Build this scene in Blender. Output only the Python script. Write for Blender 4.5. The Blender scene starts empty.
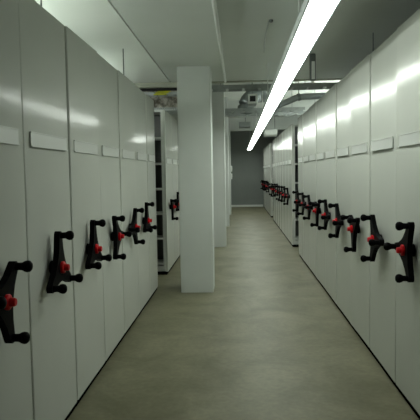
import bpy, bmesh, math, random
from mathutils import Vector, Matrix
random.seed(7)
SC = bpy.context.scene
COL = SC.collection

# ------------------------------------------------------------------ camera
F_PX = 566.0
VPX, VPY, ROLL = 238.0, 172.0, 0.013
CAM_H = 1.5
cam_d = bpy.data.cameras.new('camera')
cam = bpy.data.objects.new('camera', cam_d)
COL.objects.link(cam)
SC.camera = cam
cam_d.sensor_fit = 'HORIZONTAL'
cam_d.sensor_width = 36.0
cam_d.lens = F_PX / 420.0 * 36.0
cam_d.clip_start = 0.02
# the corridor axis (+Y) and world up, written in camera axes (right, up, back)
yc = Vector(((VPX - 210) / F_PX, -(VPY - 210) / F_PX, -1.0)).normalized()
zc = Vector((-math.sin(ROLL), math.cos(ROLL), 0.0))
zc = (zc - yc * zc.dot(yc)).normalized()
xc = yc.cross(zc)
rot = Matrix((xc, yc, zc))            # camera axes -> world axes
cam.matrix_world = Matrix.Translation((0, 0, CAM_H)) @ rot.to_4x4()

# ------------------------------------------------------------------ world, exposure
w = bpy.data.worlds.new('world')
SC.world = w
w.use_nodes = True
w.node_tree.nodes['Background'].inputs[0].default_value = (0.55, 0.62, 0.58, 1)
w.node_tree.nodes['Background'].inputs[1].default_value = 0.0
vs = SC.view_settings
vs.view_transform = 'Standard'
vs.look = 'None'
vs.gamma = 1.0
vs.use_curve_mapping = False
vs.exposure = 0.0
LAMP_STRENGTH = 17.0
LAMP_COLOR = (0.93, 1.0, 0.92)

# ------------------------------------------------------------------ dimensions
XL, XR = -1.050, 1.053         # corridor faces of the shelving
UNIT_H = 2.417
CEIL = 2.80
CEIL_END = 8.2
HIGH = 3.55
BACK = 24.3
NEAR = -1.6
HANDLE_Z = 0.985
DEPTH = 3.2                    # length of a unit away from the corridor

# ------------------------------------------------------------------ materials
def mat(name, color, rough=0.5, metal=0.0, spec=0.5, noise=None, bump=None, coat=0.0, emit=None):
    m = bpy.data.materials.new(name)
    m.use_nodes = True
    nt = m.node_tree
    b = nt.nodes['Principled BSDF']
    b.inputs['Base Color'].default_value = (*color, 1)
    b.inputs['Roughness'].default_value = rough
    b.inputs['Metallic'].default_value = metal
    b.inputs['Specular IOR Level'].default_value = spec
    b.inputs['Coat Weight'].default_value = coat
    if emit:
        b.inputs['Emission Color'].default_value = (*emit[0], 1)
        b.inputs['Emission Strength'].default_value = emit[1]
    if noise or bump:
        tc = nt.nodes.new('ShaderNodeTexCoord')
    if noise:
        c2, scale, detail, lo, hi = noise
        n = nt.nodes.new('ShaderNodeTexNoise')
        n.inputs['Scale'].default_value = scale
        n.inputs['Detail'].default_value = detail
        n.inputs['Roughness'].default_value = 0.6
        nt.links.new(tc.outputs['Object'], n.inputs['Vector'])
        r = nt.nodes.new('ShaderNodeValToRGB')
        r.color_ramp.elements[0].position = lo
        r.color_ramp.elements[1].position = hi
        r.color_ramp.elements[0].color = (*color, 1)
        r.color_ramp.elements[1].color = (*c2, 1)
        nt.links.new(n.outputs['Fac'], r.inputs['Fac'])
        nt.links.new(r.outputs['Color'], b.inputs['Base Color'])
    if bump:
        scale, strength, dist = bump
        n2 = nt.nodes.new('ShaderNodeTexNoise')
        n2.inputs['Scale'].default_value = scale
        n2.inputs['Detail'].default_value = 2.0
        nt.links.new(tc.outputs['Object'], n2.inputs['Vector'])
        bp = nt.nodes.new('ShaderNodeBump')
        bp.inputs['Strength'].default_value = strength
        bp.inputs['Distance'].default_value = dist
        nt.links.new(n2.outputs['Fac'], bp.inputs['Height'])
        nt.links.new(bp.outputs['Normal'], b.inputs['Normal'])
    return m

M = {}
M['paint'] = mat('satin_grey_panel_paint', (0.56, 0.58, 0.53), 0.145, 0.0, 0.045,
                 noise=((0.53, 0.55, 0.50), 1.3, 2.0, 0.35, 0.7), bump=(1.3, 0.12, 0.01))
M['edge'] = mat('light_shelf_paint', (0.62, 0.64, 0.60), 0.35)
M['inner'] = mat('shade_darkened_divider', (0.10, 0.105, 0.10), 0.5)  # divider colour darkened to imitate the unlit shelf interior
M['label'] = mat('brushed_label_metal', (0.60, 0.62, 0.585), 0.38, 0.1, 0.5, bump=(60, 0.05, 0.001))
M['black'] = mat('black_moulded_plastic', (0.002, 0.002, 0.0023), 0.5, 0.0, 0.04)
M['red'] = mat('red_moulded_plastic', (0.52, 0.006, 0.010), 0.45, 0.0, 0.2)
M['kick'] = mat('black_rubber_skirting', (0.004, 0.004, 0.004), 0.9, spec=0.0)
M['steel'] = mat('galvanised_steel', (0.42, 0.45, 0.44), 0.4, 0.6, noise=((0.33, 0.36, 0.35), 6, 3, 0.4, 0.65))
M['darksteel'] = mat('dark_grey_steel', (0.13, 0.145, 0.14), 0.5, 0.4)
M['duct'] = mat('grey_foil_duct', (0.20, 0.225, 0.22), 0.45, 0.3)
M['cable'] = mat('black_cable_sheath', (0.012, 0.012, 0.012), 0.5)
M['yellow'] = mat('yellow_cable_sheath', (0.68, 0.68, 0.04), 0.5, noise=((0.55, 0.57, 0.05), 9, 2, 0.4, 0.6))
M['white'] = mat('white_coated_metal', (0.72, 0.75, 0.71), 0.4)
M['lampbody'] = mat('lamp_housing_paint', (0.62, 0.66, 0.66), 0.45)
M['tube'] = mat('lit_lamp_diffuser', (0.9, 0.9, 0.9), 0.5, emit=(LAMP_COLOR, LAMP_STRENGTH))
M['tube_bay'] = mat('lit_bay_lamp_tube', (0.9, 0.9, 0.9), 0.5, emit=(LAMP_COLOR, 58.0))
M['column'] = mat('white_column_plaster', (0.66, 0.69, 0.66), 0.75, spec=0.2,
                  noise=((0.62, 0.65, 0.62), 2.2, 3, 0.35, 0.7), bump=(40, 0.05, 0.003))
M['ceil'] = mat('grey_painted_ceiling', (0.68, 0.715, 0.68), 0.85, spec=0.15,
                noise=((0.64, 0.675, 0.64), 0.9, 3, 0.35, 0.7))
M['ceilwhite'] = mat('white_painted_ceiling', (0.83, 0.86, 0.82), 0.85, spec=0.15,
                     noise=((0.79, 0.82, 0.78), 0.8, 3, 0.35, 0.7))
M['wall'] = mat('grey_wall_paint', (0.27, 0.295, 0.275), 0.8, spec=0.2,
                noise=((0.24, 0.265, 0.245), 1.1, 3, 0.35, 0.7))
M['beam'] = mat('olive_grey_beam_paint', (0.36, 0.38, 0.31), 0.85, spec=0.15)
M['rough'] = mat('rough_bare_masonry', (0.14, 0.13, 0.10), 0.95, spec=0.1,
                 noise=((0.60, 0.57, 0.50), 7.0, 6, 0.40, 0.62), bump=(9, 0.9, 0.05))
M['baseboard'] = mat('white_baseboard_paint', (0.80, 0.82, 0.78), 0.5)

def floor_material():
    m = bpy.data.materials.new('mottled_concrete_floor')
    m.use_nodes = True
    nt = m.node_tree
    b = nt.nodes['Principled BSDF']
    tc = nt.nodes.new('ShaderNodeTexCoord')
    n1 = nt.nodes.new('ShaderNodeTexNoise')
    n1.inputs['Scale'].default_value = 2.0
    n1.inputs['Detail'].default_value = 6
    n1.inputs['Roughness'].default_value = 0.62
    n1.inputs['Distortion'].default_value = 0.6
    n2 = nt.nodes.new('ShaderNodeTexNoise')
    n2.inputs['Scale'].default_value = 26
    n2.inputs['Detail'].default_value = 4
    nt.links.new(tc.outputs['Object'], n1.inputs['Vector'])
    nt.links.new(tc.outputs['Object'], n2.inputs['Vector'])
    r = nt.nodes.new('ShaderNodeValToRGB')
    r.color_ramp.elements[0].position = 0.27
    r.color_ramp.elements[0].color = (0.118, 0.113, 0.063, 1)
    r.color_ramp.elements[1].position = 0.78
    r.color_ramp.elements[1].color = (0.238, 0.230, 0.150, 1)
    nt.links.new(n1.outputs['Fac'], r.inputs['Fac'])
    r2 = nt.nodes.new('ShaderNodeValToRGB')
    r2.color_ramp.elements[0].position = 0.3
    r2.color_ramp.elements[0].color = (0.86, 0.86, 0.86, 1)
    r2.color_ramp.elements[1].position = 0.7
    r2.color_ramp.elements[1].color = (1.05, 1.05, 1.05, 1)
    nt.links.new(n2.outputs['Fac'], r2.inputs['Fac'])
    mx = nt.nodes.new('ShaderNodeMix')
    mx.data_type = 'RGBA'
    mx.blend_type = 'MULTIPLY'
    mx.inputs[0].default_value = 1.0
    nt.links.new(r.outputs['Color'], mx.inputs[6])
    nt.links.new(r2.outputs['Color'], mx.inputs[7])
    nt.links.new(mx.outputs[2], b.inputs['Base Color'])
    b.inputs['Roughness'].default_value = 0.48
    b.inputs['Specular IOR Level'].default_value = 0.2
    return m
M['floor'] = floor_material()

# ------------------------------------------------------------------ mesh helpers
def add_box(bm, lo, hi):
    x0, y0, z0 = lo
    x1, y1, z1 = hi
    v = [bm.verts.new(p) for p in ((x0, y0, z0), (x1, y0, z0), (x1, y1, z0), (x0, y1, z0),
                                   (x0, y0, z1), (x1, y0, z1), (x1, y1, z1), (x0, y1, z1))]
    for f in ((0, 3, 2, 1), (4, 5, 6, 7), (0, 1, 5, 4), (1, 2, 6, 5), (2, 3, 7, 6), (3, 0, 4, 7)):
        bm.faces.new([v[i] for i in f])

def add_tube(bm, pts, r, seg=10):
    pts = [Vector(p) for p in pts]
    rad = r if isinstance(r, (list, tuple)) else [r] * len(pts)
    rings = []
    for i, p in enumerate(pts):
        a = pts[max(i - 1, 0)]
        b = pts[min(i + 1, len(pts) - 1)]
        t = (b - a).normalized()
        ref = Vector((0, 0, 1)) if abs(t.z) < 0.9 else Vector((1, 0, 0))
        u = t.cross(ref).normalized()
        v = u.cross(t)
        rings.append([bm.verts.new(p + (u * math.cos(2 * math.pi * k / seg) + v * math.sin(2 * math.pi * k / seg)) * rad[i])
                      for k in range(seg)])
    for i in range(len(rings) - 1):
        for k in range(seg):
            bm.faces.new((rings[i][k], rings[i][(k + 1) % seg], rings[i + 1][(k + 1) % seg], rings[i + 1][k]))
    bm.faces.new(rings[0][::-1])
    bm.faces.new(rings[-1])

def add_prism(bm, outline, x0, x1):
    """outline: list of (y, z); extruded along x"""
    a = [bm.verts.new((x0, y, z)) for y, z in outline]
    b = [bm.verts.new((x1, y, z)) for y, z in outline]
    n = len(a)
    for i in range(n):
        bm.faces.new((a[i], a[(i + 1) % n], b[(i + 1) % n], b[i]))
    bm.faces.new(a[::-1])
    bm.faces.new(b)

def bevel_all(bm, w, seg=2):
    bmesh.ops.recalc_face_normals(bm, faces=bm.faces)
    bmesh.ops.bevel(bm, geom=list(bm.edges), offset=w, segments=seg, profile=0.5, affect='EDGES')

def mesh_of(name, bm, material, smooth=False):
    bmesh.ops.recalc_face_normals(bm, faces=bm.faces)
    me = bpy.data.meshes.new(name)
    bm.to_mesh(me)
    bm.free()
    me.materials.append(material)
    if smooth:
        for p in me.polygons:
            p.use_smooth = True
        me.set_sharp_from_angle(angle=math.radians(40))
    return me

def link(name, me, parent=None, loc=(0, 0, 0), rotx=0.0):
    o = bpy.data.objects.new(name, me)
    COL.objects.link(o)
    o.parent = parent
    o.location = loc
    if rotx:
        o.rotation_euler = (rotx, 0, 0)
    return o

def tag(o, label=None, cat=None, group=None, kind=None):
    if label: o['label'] = label
    if cat: o['category'] = cat
    if group: o['group'] = group
    if kind: o['kind'] = kind
    return o

def box_mesh(name, lo, hi, material, bev=0.0):
    bm = bmesh.new()
    add_box(bm, lo, hi)
    if bev:
        bevel_all(bm, bev)
    return mesh_of(name, bm, material, smooth=bool(bev))

def struct(name, lo, hi, material, label, bev=0.0, cat='setting'):
    o = link(name, box_mesh(name, lo, hi, material, bev))
    tag(o, label, cat, kind='structure')
    return o

def thing(name, label, cat, loc=(0, 0, 0), rotz=0.0, group=None):
    o = bpy.data.objects.new(name, None)
    COL.objects.link(o)
    o.location = loc
    o.rotation_euler = (0, 0, rotz)
    o.empty_display_size = 0.1
    return tag(o, label, cat, group)

# ------------------------------------------------------------------ the room shell
WX = 4.6
struct('floor', (-WX, NEAR, -0.1), (WX, BACK, 0.0), M['floor'], 'mottled grey concrete floor of the corridor', cat='floor')
struct('wall_back', (-WX - 0.15, BACK, -0.1), (WX + 0.15, BACK + 0.15, HIGH + 0.15), M['wall'],
       'plain grey wall closing the far end of the corridor', cat='wall')
struct('wall_front', (-WX - 0.15, NEAR - 0.15, -0.1), (WX + 0.15, NEAR, HIGH + 0.15), M['wall'], 'plain grey wall at the near end of the room', cat='wall')
struct('wall_left', (-WX - 0.15, NEAR, -0.1), (-WX, BACK, HIGH + 0.15), M['wall'], 'plain grey wall behind the left shelving', cat='wall')
struct('wall_right', (WX, NEAR, -0.1), (WX + 0.15, BACK, HIGH + 0.15), M['wall'], 'plain grey wall behind the right shelving', cat='wall')
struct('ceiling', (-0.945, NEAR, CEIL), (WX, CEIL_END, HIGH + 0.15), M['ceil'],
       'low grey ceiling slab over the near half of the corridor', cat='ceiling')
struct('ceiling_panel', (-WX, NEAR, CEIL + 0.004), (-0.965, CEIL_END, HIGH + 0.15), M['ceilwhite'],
       'bright white ceiling strip over the left row of shelving', cat='ceiling')  # paler than the slab, partly to imitate extra light falling on this strip
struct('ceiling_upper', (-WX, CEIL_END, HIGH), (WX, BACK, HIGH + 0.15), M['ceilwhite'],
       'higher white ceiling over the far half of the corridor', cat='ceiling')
struct('baseboard_back', (-0.9, BACK - 0.03, 0.0), (XR, BACK, 0.09), M['baseboard'],
       'white baseboard along the foot of the far wall', 0.004, cat='baseboard')

# ------------------------------------------------------------------ columns
for i, (y, lab) in enumerate(((7.0, 'large square white column standing nearest beside the left shelving'),
                              (11.3, 'second white column, seen just behind the nearest column'),
                              (15.6, 'third white column, a thin strip right of the second one'),
                              (19.9, 'farthest white column, a sliver left of the far grey wall'))):
    top = CEIL if y < CEIL_END else HIGH
    bm = bmesh.new()
    add_box(bm, (-0.735 if y < 8 else -0.70, y, 0.0), (-0.327 if y < 8 else -0.258, y + 0.45, top))
    bmesh.ops.recalc_face_normals(bm, faces=bm.faces)
    bmesh.ops.bevel(bm, geom=[e for e in bm.edges if abs(e.verts[0].co.z - e.verts[1].co.z) > 1], offset=0.012, segments=2, affect='EDGES')
    o = link('column', mesh_of('column', bm, M['column'], True))
    tag(o, lab, 'column', 'row of square white columns', 'structure')

# ------------------------------------------------------------------ shelving units
N_SHELF_Z = [0.15, 0.523, 0.889, 1.25, 1.626, 2.0]

def handle_meshes():
    R = 0.179
    pts = []
    for k in range(3):
        a = math.radians(90 + 120 * k)
        for j in range(7):
            b = a - math.radians(90) + math.radians(180) * j / 6
            pts.append((R * math.cos(a) + 0.024 * math.cos(b), R * math.sin(a) + 0.024 * math.sin(b)))
        for f, wd in ((0.60, 0.036), (0.30, 0.056)):
            pts.append((R * f * math.cos(a) + wd * math.cos(a + math.pi / 2), R * f * math.sin(a) + wd * math.sin(a + math.pi / 2)))
        a2 = a + math.radians(120)
        for f, wd in ((0.30, 0.056), (0.60, 0.036)):
            pts.append((R * f * math.cos(a2) - wd * math.cos(a2 + math.pi / 2), R * f * math.sin(a2) - wd * math.sin(a2 + math.pi / 2)))
    bm = bmesh.new()
    add_prism(bm, pts, 0.030, 0.062)
    spider = mesh_of('handle', bm, M['black'])
    bm = bmesh.new()
    add_tube(bm, [(0.002, 0, 0), (0.02, 0, 0), (0.032, 0, 0)], [0.04, 0.036, 0.034], 16)
    boss = mesh_of('shaft', bm, M['black'], True)
    bm = bmesh.new()
    prof = [(0.058, 0.019), (0.075, 0.017), (0.090, 0.018), (0.100, 0.024), (0.112, 0.027), (0.124, 0.025), (0.132, 0.016), (0.135, 0.005)]
    add_tube(bm, [(x, 0, 0) for x, _ in prof], [r for _, r in prof], 12)
    grip = mesh_of('grip', bm, M['black'], True)
    bm = bmesh.new()
    prof = [(0.060, 0.034), (0.074, 0.034), (0.077, 0.031), (0.079, 0.019), (0.096, 0.019), (0.103, 0.016), (0.104, 0.005)]
    add_tube(bm, [(x, 0, 0) for x, _ in prof], [r for _, r in prof], 14)
    hub = mesh_of('lock_button', bm, M['red'], True)
    return R, spider, boss, grip, hub
HR, ME_SPIDER, ME_BOSS, ME_GRIP, ME_HUB = handle_meshes()

def panel_mesh(wd, BOW):
    """folded sheet metal end panel, face at x=0, slightly bowed, edges rounded back"""
    bm = bmesh.new()
    h0, h1 = 0.046, UNIT_H
    nx, r = 12, 0.009
    prof = []
    half = wd / 2
    for k in range(4):
        a = math.radians(90 * k / 3)
        prof.append((-half + r - r * math.cos(a), -r + r * math.sin(a)))
    fr = [0.004] + [k / nx for k in range(1, nx)] + [0.996]
    for k in fr:
        y = -half + r + (wd - 2 * r) * k
        prof.append((y, -BOW * (1 - (2 * y / (wd - 2 * r)) ** 2)))
    for k in range(4):
        a = math.radians(90 - 90 * k / 3)
        prof.append((half - r + r * math.cos(a), -r + r * math.sin(a)))
    prof = [(-half, -0.035)] + prof + [(half, -0.035)]
    lo = [bm.verts.new((x, y, h0)) for y, x in prof]
    hi = [bm.verts.new((x, y, h1)) for y, x in prof]
    n = len(prof)
    for i in range(n):
        bm.faces.new((lo[i], lo[(i + 1) % n], hi[(i + 1) % n], hi[i]))
    bm.faces.new(lo[::-1])
    bm.faces.new(hi)
    return mesh_of('end_panel', bm, M['paint'], True)

def unit_meshes(wd, bow):
    half = wd / 2
    d = {}
    d['panel'] = panel_mesh(wd, bow)
    d['top'] = box_mesh('top_panel', (-DEPTH, -half + 0.004, UNIT_H - 0.03), (-0.036, half - 0.004, UNIT_H - 0.004), M['edge'])
    d['base'] = box_mesh('carriage_base', (-DEPTH, -half + 0.004, 0.050), (-0.036, half - 0.004, 0.125), M['edge'])
    d['kick'] = box_mesh('kick_strip', (-DEPTH, -half - 0.004, 0.0), (-0.016, half + 0.004, 0.046), M['kick'])
    d['shelf'] = box_mesh('shelf', (-DEPTH + 0.04, -half + 0.006, 0.0), (-0.066, half - 0.006, 0.028), M['edge'])
    d['divider'] = box_mesh('divider_panel', (-DEPTH + 0.04, -0.006, 0.126), (-0.066, 0.006, UNIT_H - 0.032), M['inner'])
    d['upright'] = box_mesh('upright', (-0.03, -half + 0.003, 0.126), (0.0, half - 0.003, UNIT_H - 0.031), M['edge'])
    lw = wd - 0.15
    bm = bmesh.new()
    add_box(bm, (0.0015, -lw / 2, 1.645), (0.007, lw / 2, 1.722))
    add_box(bm, (0.0072, -lw / 2, 1.645), (0.013, lw / 2, 1.650))
    add_box(bm, (0.0072, -lw / 2, 1.717), (0.010, lw / 2, 1.722))
    d['label'] = mesh_of('label_holder', bm, M['label'])
    return d
ML, MR = unit_meshes(0.749, 0.0007), unit_meshes(0.758, 0.0020)
M_END = unit_meshes(0.62, 0.0005)

def shelving_unit(x, y, right, meshes, label, group, angle=None, hidden_inner=False, yaw=0.0, tilt=0.0, lift=0.0):
    u = thing('mobile_shelving_unit', label, 'shelving', (x, y, 0), math.pi if right else 0.0, group)
    p = link('end_panel', meshes['panel'], u)
    p.rotation_euler = (0, tilt, yaw)
    link('top_panel', meshes['top'], u)
    link('carriage_base', meshes['base'], u)
    link('kick_strip', meshes['kick'], u)
    link('divider_panel', meshes['divider'], u)
    for ux in (-0.036, -1.05, -2.1, -DEPTH + 0.03):
        link('upright', meshes['upright'], u, (ux, 0, 0))
    if not hidden_inner:
        for z in N_SHELF_Z:
            link('shelf', meshes['shelf'], u, (0, 0, z))
    link('label_holder', meshes['label'], u)
    if angle is not None:
        a0 = (180 - angle) if right else angle
        h = link('handle', ME_SPIDER, u, (0, 0.0 if right else -0.045, HANDLE_Z + lift))
        h.rotation_euler = (math.radians(a0 - 90), 0, 0)
        link('shaft', ME_BOSS, h)
        tag(link('lock_button', ME_HUB, h), 'red lock button at the handle centre')
        for k in range(3):
            a = math.radians(90 + 120 * k)
            link('grip', ME_GRIP, h, (0, HR * math.cos(a), HR * math.sin(a)))
    return u

ORD = ['first', 'second', 'third', 'fourth', 'fifth', 'sixth', 'seventh', 'eighth', 'ninth', 'tenth']
GL = 'mobile shelving units of the left row'
GR = 'mobile shelving units of the near right row'
# left row: angle is the direction of one arm, 0 = away from the camera, 90 = up
LP = 0.762
left_angles = [168, 90, 91, 0, 182, 90]
left_yaw = [0.004, 0.003, -0.003, 0.004, -0.002, 0.003]
left_lab = ['grey mobile shelving unit cut off by the left edge of the photo',
            'second grey shelving unit from the left edge, red-buttoned handle with one arm up',
            'third grey shelving unit from the left edge of the photo',
            'fourth grey shelving unit from the left edge of the photo',
            'fifth grey shelving unit from the left edge of the photo',
            'sixth grey shelving unit from the left edge, farthest with a handle before the gap']
for i in range(6):
    shelving_unit(XL, 2.75 - LP / 2 + LP * i, False, ML, left_lab[i], GL, left_angles[i], yaw=left_yaw[i], tilt=0.002 * (-1) ** i, lift=-0.02 if i == 0 else 0.0)
shelving_unit(XL, 6.56 + 0.318, False, M_END, 'narrow grey end unit without a handle closing the near left row', GL)
# left row beyond the open aisle
for i in range(8):
    lab = ('grey open shelving unit facing the gap left of the nearest column' if i == 0 else
           'grey shelving unit half hidden by the left edge of the nearest column' if i == 1 else
           'grey shelving unit hidden behind the nearest column')
    shelving_unit(XL, 8.25 + LP / 2 + LP * i, False, ML, lab, 'shelving units behind the columns', [25, 88, 30, 90, 0, 60, 90, 20][i], hidden_inner=i > 0)
# near right row
RP = 0.772
right_angles = [0, 180, 270, 180, 182, 270, 176, 180, 60]
right_yaw = [0.004, -0.005, 0.006, 0.001, -0.006, 0.007, -0.004, 0.006, -0.003]
for i in range(9):
    lab = ['grey mobile shelving unit cut off by the right edge of the photo',
           'second grey shelving unit from the right edge of the photo'][i] if i < 2 else \
        ('grey shelving unit at the far end of the near right row, beside the dark gap' if i == 8 else
         '%s grey shelving unit from the right edge of the photo' % ORD[i])
    shelving_unit(XR, 3.445 + RP * i, True, MR, lab, GR, right_angles[i], hidden_inner=i < 8, yaw=right_yaw[i], tilt=0.002 * (-1) ** i, lift=0.028 if i == 0 else 0.0)
shelving_unit(XR, 3.445 - RP, True, MR, 'grey shelving unit nearest the camera, just beyond the right edge of the photo', GR, 90)
shelving_unit(XL, 2.75 - 1.5 * LP, False, ML, 'grey shelving unit nearest the camera, just beyond the left edge of the photo', GL, 90)
# far right rows
GM = 'shelving units of the middle right row'
GF = 'shelving units of the farthest right row'
for i in range(8):
    lab = ('grey shelving unit just beyond the dark gap on the right' if i == 0 else
           '%s grey shelving unit beyond the dark gap on the right' % ORD[i])
    shelving_unit(XR, 11.2 + RP * (i + 0.5), True, MR, lab, GM, [180, 190, 60, 175, 90, 180, 30, 170][i], hidden_inner=i > 0,
                  yaw=random.uniform(-0.012, 0.012), tilt=random.uniform(-0.003, 0.003))
for i in range(7):
    lab = ('last grey shelving unit on the right, against the far wall' if i == 6 else
           '%s grey shelving unit of the farthest right row, beside the far wall' % ORD[i])
    shelving_unit(XR, 18.5 + RP * (i + 0.5), True, MR, lab, GF, [180, 90, 60, 175, 0, 180, 30][i], hidden_inner=i > 0,
                  yaw=random.uniform(-0.012, 0.012), tilt=random.uniform(-0.003, 0.003))

# ------------------------------------------------------------------ the strip lamp
LX, LZ, LY0, LY1, LW = 0.47, 2.395, 2.75, 23.25, 0.155
lamp = thing('strip_lamp', 'long lit fluorescent strip lamp hanging over the corridor', 'lamp', (LX, 0, LZ))
bm = bmesh.new()
prof = [(-LW / 2 - 0.012, 0.0), (-LW / 2, 0.0), (-LW / 2, 0.021), (LW / 2, 0.021), (LW / 2, 0.0), (LW / 2 + 0.012, 0.0), (LW / 2 + 0.012, 0.055), (0.05, 0.075), (-0.05, 0.075), (-LW / 2 - 0.012, 0.055)]
a = [bm.verts.new((x, LY0 - 0.01, z)) for x, z in prof]
b = [bm.verts.new((x, LY1 + 0.01, z)) for x, z in prof]
n = len(prof)
for i in range(n):
    bm.faces.new((a[i], a[(i + 1) % n], b[(i + 1) % n], b[i]))
bm.faces.new(a[::-1]); bm.faces.new(b)
link('housing', mesh_of('housing', bm, M['lampbody']), lamp)
bm = bmesh.new()
prof = [(-LW / 2 + 0.006, 0.02), (-LW / 2 + 0.003, 0.0), (-LW / 4, -0.007), (0, -0.009), (LW / 4, -0.007), (LW / 2 - 0.003, 0.0), (LW / 2 - 0.006, 0.02)]
a = [bm.verts.new((x, LY0, z)) for x, z in prof]
b = [bm.verts.new((x, LY1, z)) for x, z in prof]
n = len(prof)
for i in range(n):
    bm.faces.new((a[i], a[(i + 1) % n], b[(i + 1) % n], b[i]))
bm.faces.new(a[::-1]); bm.faces.new(b)
link('diffuser', mesh_of('diffuser', bm, M['tube']), lamp)
# a second strip lamp over the left bays; it lights the white ceiling strip
def rod_mesh(name, pts, r, m, seg=8):
    bm = bmesh.new()
    add_tube(bm, pts, r, seg)
    return mesh_of(name, bm, m, True)
for y in (3.4, 6.9):
    link('hanger', rod_mesh('hanger', [(-0.10, y, 0.03), (-0.10, y, CEIL - LZ)], 0.006, M['white']), lamp)
for y in (10.6, 14.2, 17.8, 21.4):
    link('hanger', rod_mesh('hanger', [(0, y, 0.07), (0, y, HIGH - LZ)], 0.006, M['white']), lamp)

def bay_lamp(x, y, length, rotz, label):  # unseen shelf-top lamps, added to account for the bright ceilings
    ul = thing('strip_lamp', label, 'lamp', (x, y, UNIT_H), rotz)
    link('housing', box_mesh('housing', (-0.06, 0, -0.003), (0.06, length, 0.05), M['lampbody'], 0.006), ul)
    bm = bmesh.new()
    add_tube(bm, [(0, 0.05, 0.075), (0, length - 0.05, 0.075)], 0.022, 12)
    link('tube', mesh_of('tube', bm, M['tube_bay'], True), ul)
    for yy in (0.05, length - 0.05):
        link('end_cap', box_mesh('end_cap', (-0.03, yy - 0.02, 0.0505), (0.03, yy + 0.02, 0.11), M['white']), ul)
bay_lamp(-2.3, -0.5, 5.3, 0.0, 'long strip lamp out of sight on top of the near left shelving')
bay_lamp(-1.75, 6.9, 1.5, math.pi / 2, 'short strip lamp out of sight on the left end unit by the gap')
bay_lamp(2.4, 11.6, 4.0, 0.0, 'long strip lamp out of sight on the middle right shelving row')
bay_lamp(2.4, 18.7, 1.2, 0.0, 'added short strip lamp out of sight on the farthest right shelving row')  # unseen lamp added only to brighten the upper ceiling at the far end
bay_lamp(3.3, 9.65, 1.5, math.pi / 2, 'short strip lamp out of sight on the right end unit by the dark gap')

# ------------------------------------------------------------------ ceiling services, near part
o = link('ceiling_conduit', rod_mesh('ceiling_conduit', [(-0.165, NEAR + 0.1, CEIL - 0.016), (-0.165, CEIL_END - 0.05, CEIL - 0.016)], 0.017, M['white'], 8))
tag(o, 'thin white conduit running along the ceiling above the columns', 'conduit')
jb = thing('junction_box', 'tiny dark junction dot on the ceiling left of the lamp', 'junction box', (0.30, 4.98, CEIL))
bm = bmesh.new(); add_tube(bm, [(0, 0, -0.001), (0, 0, -0.018), (0, 0, -0.022)], [0.018, 0.018, 0.012], 12)
link('box', mesh_of('box', bm, M['darksteel'], True), jb)
link('wire', rod_mesh('wire', [(-0.018, 0.03, -0.006), (-0.022, 0.7, -0.006), (0.0, 1.3, -0.006)], 0.005, M['steel']), jb)

# narrow box hanging from the ceiling right of the lamp
hb = thing('hanging_detector', 'narrow grey box with white face hanging from ceiling right of the lamp', 'detector', (0.845, 6.45, CEIL))
bm = bmesh.new(); add_box(bm, (-0.032, -0.03, -0.30), (0.032, 0.03, -0.001)); bevel_all(bm, 0.014, 3)
link('case', mesh_of('case', bm, M['darksteel'], True), hb)
bm = bmesh.new(); add_box(bm, (-0.015, -0.038, -0.285), (0.022, -0.0305, -0.09)); bevel_all(bm, 0.003, 1)
link('face_plate', mesh_of('face_plate', bm, M['white'], True), hb)
bm = bmesh.new(); add_tube(bm, [(0.0, 0.0, -0.301), (0.0, 0, -0.318), (0.0, 0, -0.325)], [0.02, 0.018, 0.01], 10)
link('sensor_tip', mesh_of('sensor_tip', bm, M['white'], True), hb)

# thin rods between the ceiling and the tops of the units
for (x, y, lab) in ((1.36, 4.15, 'thin dark rod between ceiling and unit tops nearest the right edge'),
                    (1.30, 5.55, 'thin dark rod between ceiling and right unit tops, behind the nearest one'),
                    (1.36, 3.95 - 0.70, 'thin dark rod at the top right corner of the photo'),
                    (-1.18, 6.45 - 0.5, 'thin dark rod between white ceiling strip and left unit tops'),
                    (-1.28, 4.25 - 0.5, 'short thin rod above the left units at the top edge')):
    o = link('hanger_rod', rod_mesh('hanger_rod', [(x, y, UNIT_H - 0.004), (x, y, CEIL + 0.002)], 0.006, M['darksteel'], 6))
    tag(o, lab, 'rod', 'thin rods above the shelving')

# ------------------------------------------------------------------ ceiling services, far part
def beam(name, y0, y1, z0, m, label, x0=-WX, x1=WX):
    return struct(name, (x0, y0, z0), (x1, y1, HIGH), m, label, cat='beam')
beam('trim_1', CEIL_END + 0.002, CEIL_END + 0.10, 2.738, M['beam'], 'olive grey edge beam above the left gap where the ceiling rises', x1=-0.5)
beam('trim_4', CEIL_END + 0.002, CEIL_END + 0.10, 2.788, M['beam'], 'olive grey edge beam across the corridor where the ceiling rises', x0=-0.499)
beam('trim_2', 16.4, 16.9, 3.10, M['ceil'], 'grey concrete beam crossing the far part of the corridor')
beam('trim_3', 21.2, 21.7, 3.05, M['ceil'], 'grey concrete beam crossing just before the far wall')

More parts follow.
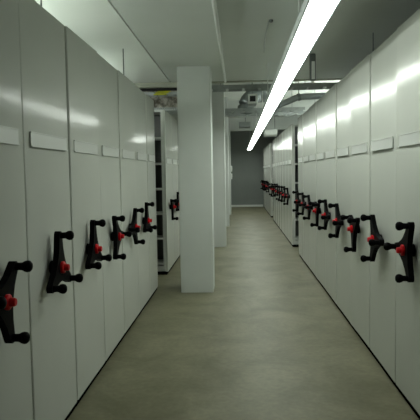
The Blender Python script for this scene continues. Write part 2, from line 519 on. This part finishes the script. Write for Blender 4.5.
def cable_tray(y, z, x0, x1, wd, label, m, rung=0.25, h=0.06, group='cable trays across the corridor', rods=None, tooth=None):
    t = thing('cable_tray', label, 'cable tray', (0, y, z), 0, group)
    for s in (0, 1):
        link('side_rail', box_mesh('side_rail', (x0, s * wd - 0.006, 0), (x1, s * wd + 0.006, h), m), t)
    me = box_mesh('rung', (-0.02, 0.007, 0.004), (0.02, wd - 0.007, 0.022), m) if not tooth else \
        box_mesh('rung', (-0.008, -0.006, h + 0.0005), (0.008, wd - 0.007, tooth), m)
    k = x0 + 0.1
    while k < x1 - 0.05:
        link('rung', me, t, (k, 0, 0))
        k += rung
    for xr in ((x0 + 0.25, (x0 + x1) / 2, x1 - 0.25) if rods is None else rods):
        link('support_rod', rod_mesh('support_rod', [(xr, wd / 2, 0.0), (xr, wd / 2, HIGH - z + 0.001)], 0.006, m, 6), t)
    return t
cable_tray(8.75, 2.768, -0.5, 2.6, 0.30, 'grey steel cable tray crossing above the corridor nearest the lamp middle', M['steel'])
cable_tray(11.9, 2.76, -2.2, 1.4, 0.35, 'grey cable tray crossing farther back, just over the second column', M['steel'])
cable_tray(14.3, 2.92, -1.6, 2.2, 0.35, 'thin grey cable tray crossing farthest back near the white box', M['steel'])

# left bay: black pipe, yellow cables on a tray, rough masonry, toothed tray on the shelving
bp_ = thing('black_pipe', 'straight black pipe crossing above the left gap', 'pipe')
link('pipe', rod_mesh('pipe', [(-2.9, 8.55, 2.755), (-0.76, 8.55, 2.755)], 0.022, M['cable'], 10), bp_)
for xx in (-2.4, -1.75, -0.95):
    link('strap', rod_mesh('strap', [(xx, 8.55, 2.77), (xx, 8.55, HIGH + 0.001)], 0.006, M['darksteel'], 6), bp_)
t = cable_tray(8.70, 2.69, -1.50, -0.75, 0.16, 'short grey cable tray behind yellow cables above the left gap', M['steel'], 0.15, 0.05, rods=(-1.35, -0.85))
for k in range(3):
    pts = [(-1.27 + 0.03 * k + 0.05 * j, 8.680, 2.700 + 0.0235 * k) for j in range(5)]
    o = link('yellow_cable', rod_mesh('yellow_cable', pts, 0.0115, M['yellow'], 8))
    tag(o, ['lowest yellow cable of the bundle above the left gap', 'middle yellow cable of the bundle above the left gap',
            'topmost yellow cable of the bundle above the left gap'][k], 'cable', 'yellow cable bundle')
struct('wall_rough', (-2.6, 9.15, 2.515), (-0.725, 9.32, HIGH), M['rough'], 'patch of rough brown bare masonry above the left gap', cat='wall')
t = cable_tray(8.36, UNIT_H + 0.002, -1.45, -0.74, 0.20, 'toothed grey cable tray on the open left shelving', M['steel'], 0.032, 0.014, rods=(), tooth=0.048)

# round duct with elbow on the right, above the units
d = thing('air_duct', 'dark grey round air duct bending over the right shelving', 'duct', (0, 0, 0))
pts = [(0.72, 10.2, 2.66), (0.80, 10.25, 2.70), (0.92, 10.3, 2.75), (1.04, 10.3, 2.80), (1.12, 10.3, 2.82), (1.22, 10.3, 2.825), (1.5, 10.3, 2.83), (2.4, 10.3, 2.83)]
link('pipe', rod_mesh('pipe', pts, [0.05, 0.052, 0.054, 0.056, 0.056, 0.056, 0.056, 0.056], M['duct'], 16), d)
bm = bmesh.new(); add_tube(bm, [(1.08, 10.3, 2.81), (1.13, 10.3, 2.825)], 0.066, 16)
link('collar', mesh_of('collar', bm, M['darksteel'], True), d)
for xx, yy, zz in ((1.10, 10.3, 2.82), (2.0, 10.3, 2.83)):
    link('strap', rod_mesh('strap', [(xx, yy, zz + 0.05), (xx, yy, HIGH + 0.001)], 0.006, M['darksteel'], 6), d)

d = thing('curved_duct', 'dark curved duct against the bright upper ceiling left of the lamp', 'duct')
pts = []
for k in range(9):
    a = math.radians(90 * k / 8)
    pts.append((0.55 - 0.36 * math.cos(a), 13.2 + 0.2 * k / 8, 2.90 + 0.40 * math.sin(a)))
pts.append((1.0, 13.4, 3.30))
link('pipe', rod_mesh('pipe', pts, 0.19, M['duct'], 20), d)
link('collar', rod_mesh('collar', [(pts[0][0], pts[0][1], 2.88), (pts[0][0], pts[0][1], 2.92)], 0.205, M['darksteel'], 16), d)
link('strap', rod_mesh('strap', [(0.6, 13.4, 3.47), (0.6, 13.4, HIGH + 0.001)], 0.008, M['darksteel'], 6), d)

v = thing('air_vent', 'small square white air vent with black opening left of the lamp', 'vent', (0.30, 11.0, 2.90))
bm = bmesh.new()
for lo, hi in (((-0.09, 0, -0.09), (0.09, 0.03, -0.055)), ((-0.09, 0, 0.055), (0.09, 0.03, 0.09)),
               ((-0.09, 0, -0.0549), (-0.055, 0.03, 0.0549)), ((0.055, 0, -0.0549), (0.09, 0.03, 0.0549))):
    add_box(bm, lo, hi)
link('frame', mesh_of('frame', bm, M['white']), v)
link('opening', box_mesh('opening', (-0.0548, 0.015, -0.0548), (0.0548, 0.03, 0.0548), M['cable']), v)
link('duct_stub', box_mesh('duct_stub', (-0.08, 0.031, -0.08), (0.08, 0.6, 0.08), M['duct']), v)
link('strap', rod_mesh('strap', [(0, 0.3, 0.08), (0, 0.3, HIGH - 2.9 + 0.001)], 0.008, M['darksteel'], 6), v)

b = thing('duct_box', 'white rectangular duct box hanging right of the lamp far end', 'duct', (0.90, 15.4, 2.47))
bm = bmesh.new(); add_box(bm, (-0.17, 0, 0), (0.17, 0.5, 0.17)); bevel_all(bm, 0.008, 1)
link('box', mesh_of('box', bm, M['white'], True), b)
link('flange', box_mesh('flange', (-0.19, 0.501, -0.01), (0.19, 0.53, 0.18), M['steel']), b)
for s in (-0.12, 0.12):
    link('strap', rod_mesh('strap', [(s, 0.25, 0.165), (s, 0.25, HIGH - 2.47 + 0.001)], 0.008, M['darksteel'], 6), b)
b = thing('duct_box', 'smaller grey duct box hanging left of the lamp far end', 'duct', (0.25, 17.4, 2.86))
bm = bmesh.new(); add_box(bm, (-0.2, 0, 0), (0.15, 0.5, 0.16)); bevel_all(bm, 0.008, 1)
link('box', mesh_of('box', bm, M['steel'], True), b)
link('strap', rod_mesh('strap', [(0, 0.25, 0.155), (0, 0.25, HIGH - 2.86 + 0.001)], 0.008, M['darksteel'], 6), b)

# light switches on the far column
for z, lab in ((1.62, 'upper small pale switch box on the far column'), (1.35, 'lower small pale switch box on the far column')):
    s = thing('switch_box', lab, 'switch', (-0.257, 19.95, z))
    bm = bmesh.new(); add_box(bm, (0, 0, -0.10), (0.05, 0.16, 0.10)); bevel_all(bm, 0.006, 1)
    link('case', mesh_of('case', bm, M['white'], True), s)
    link('rocker', box_mesh('rocker', (0.0505, 0.05, -0.04), (0.058, 0.11, 0.04), M['edge']), s)

# long grey trunking lying on the shelving behind the gap
t = thing('cable_trunking', 'long grey metal trunking on the shelving left of the nearest column', 'trunking', (-1.145, 8.85, UNIT_H + 0.001))
link('body', box_mesh('body', (-0.375, 0, 0), (0.375, 4.0, 0.075), M['steel'], 0.004), t)
link('lid', box_mesh('lid', (-0.380, -0.003, 0.0755), (0.380, 4.003, 0.09), M['steel']), t)
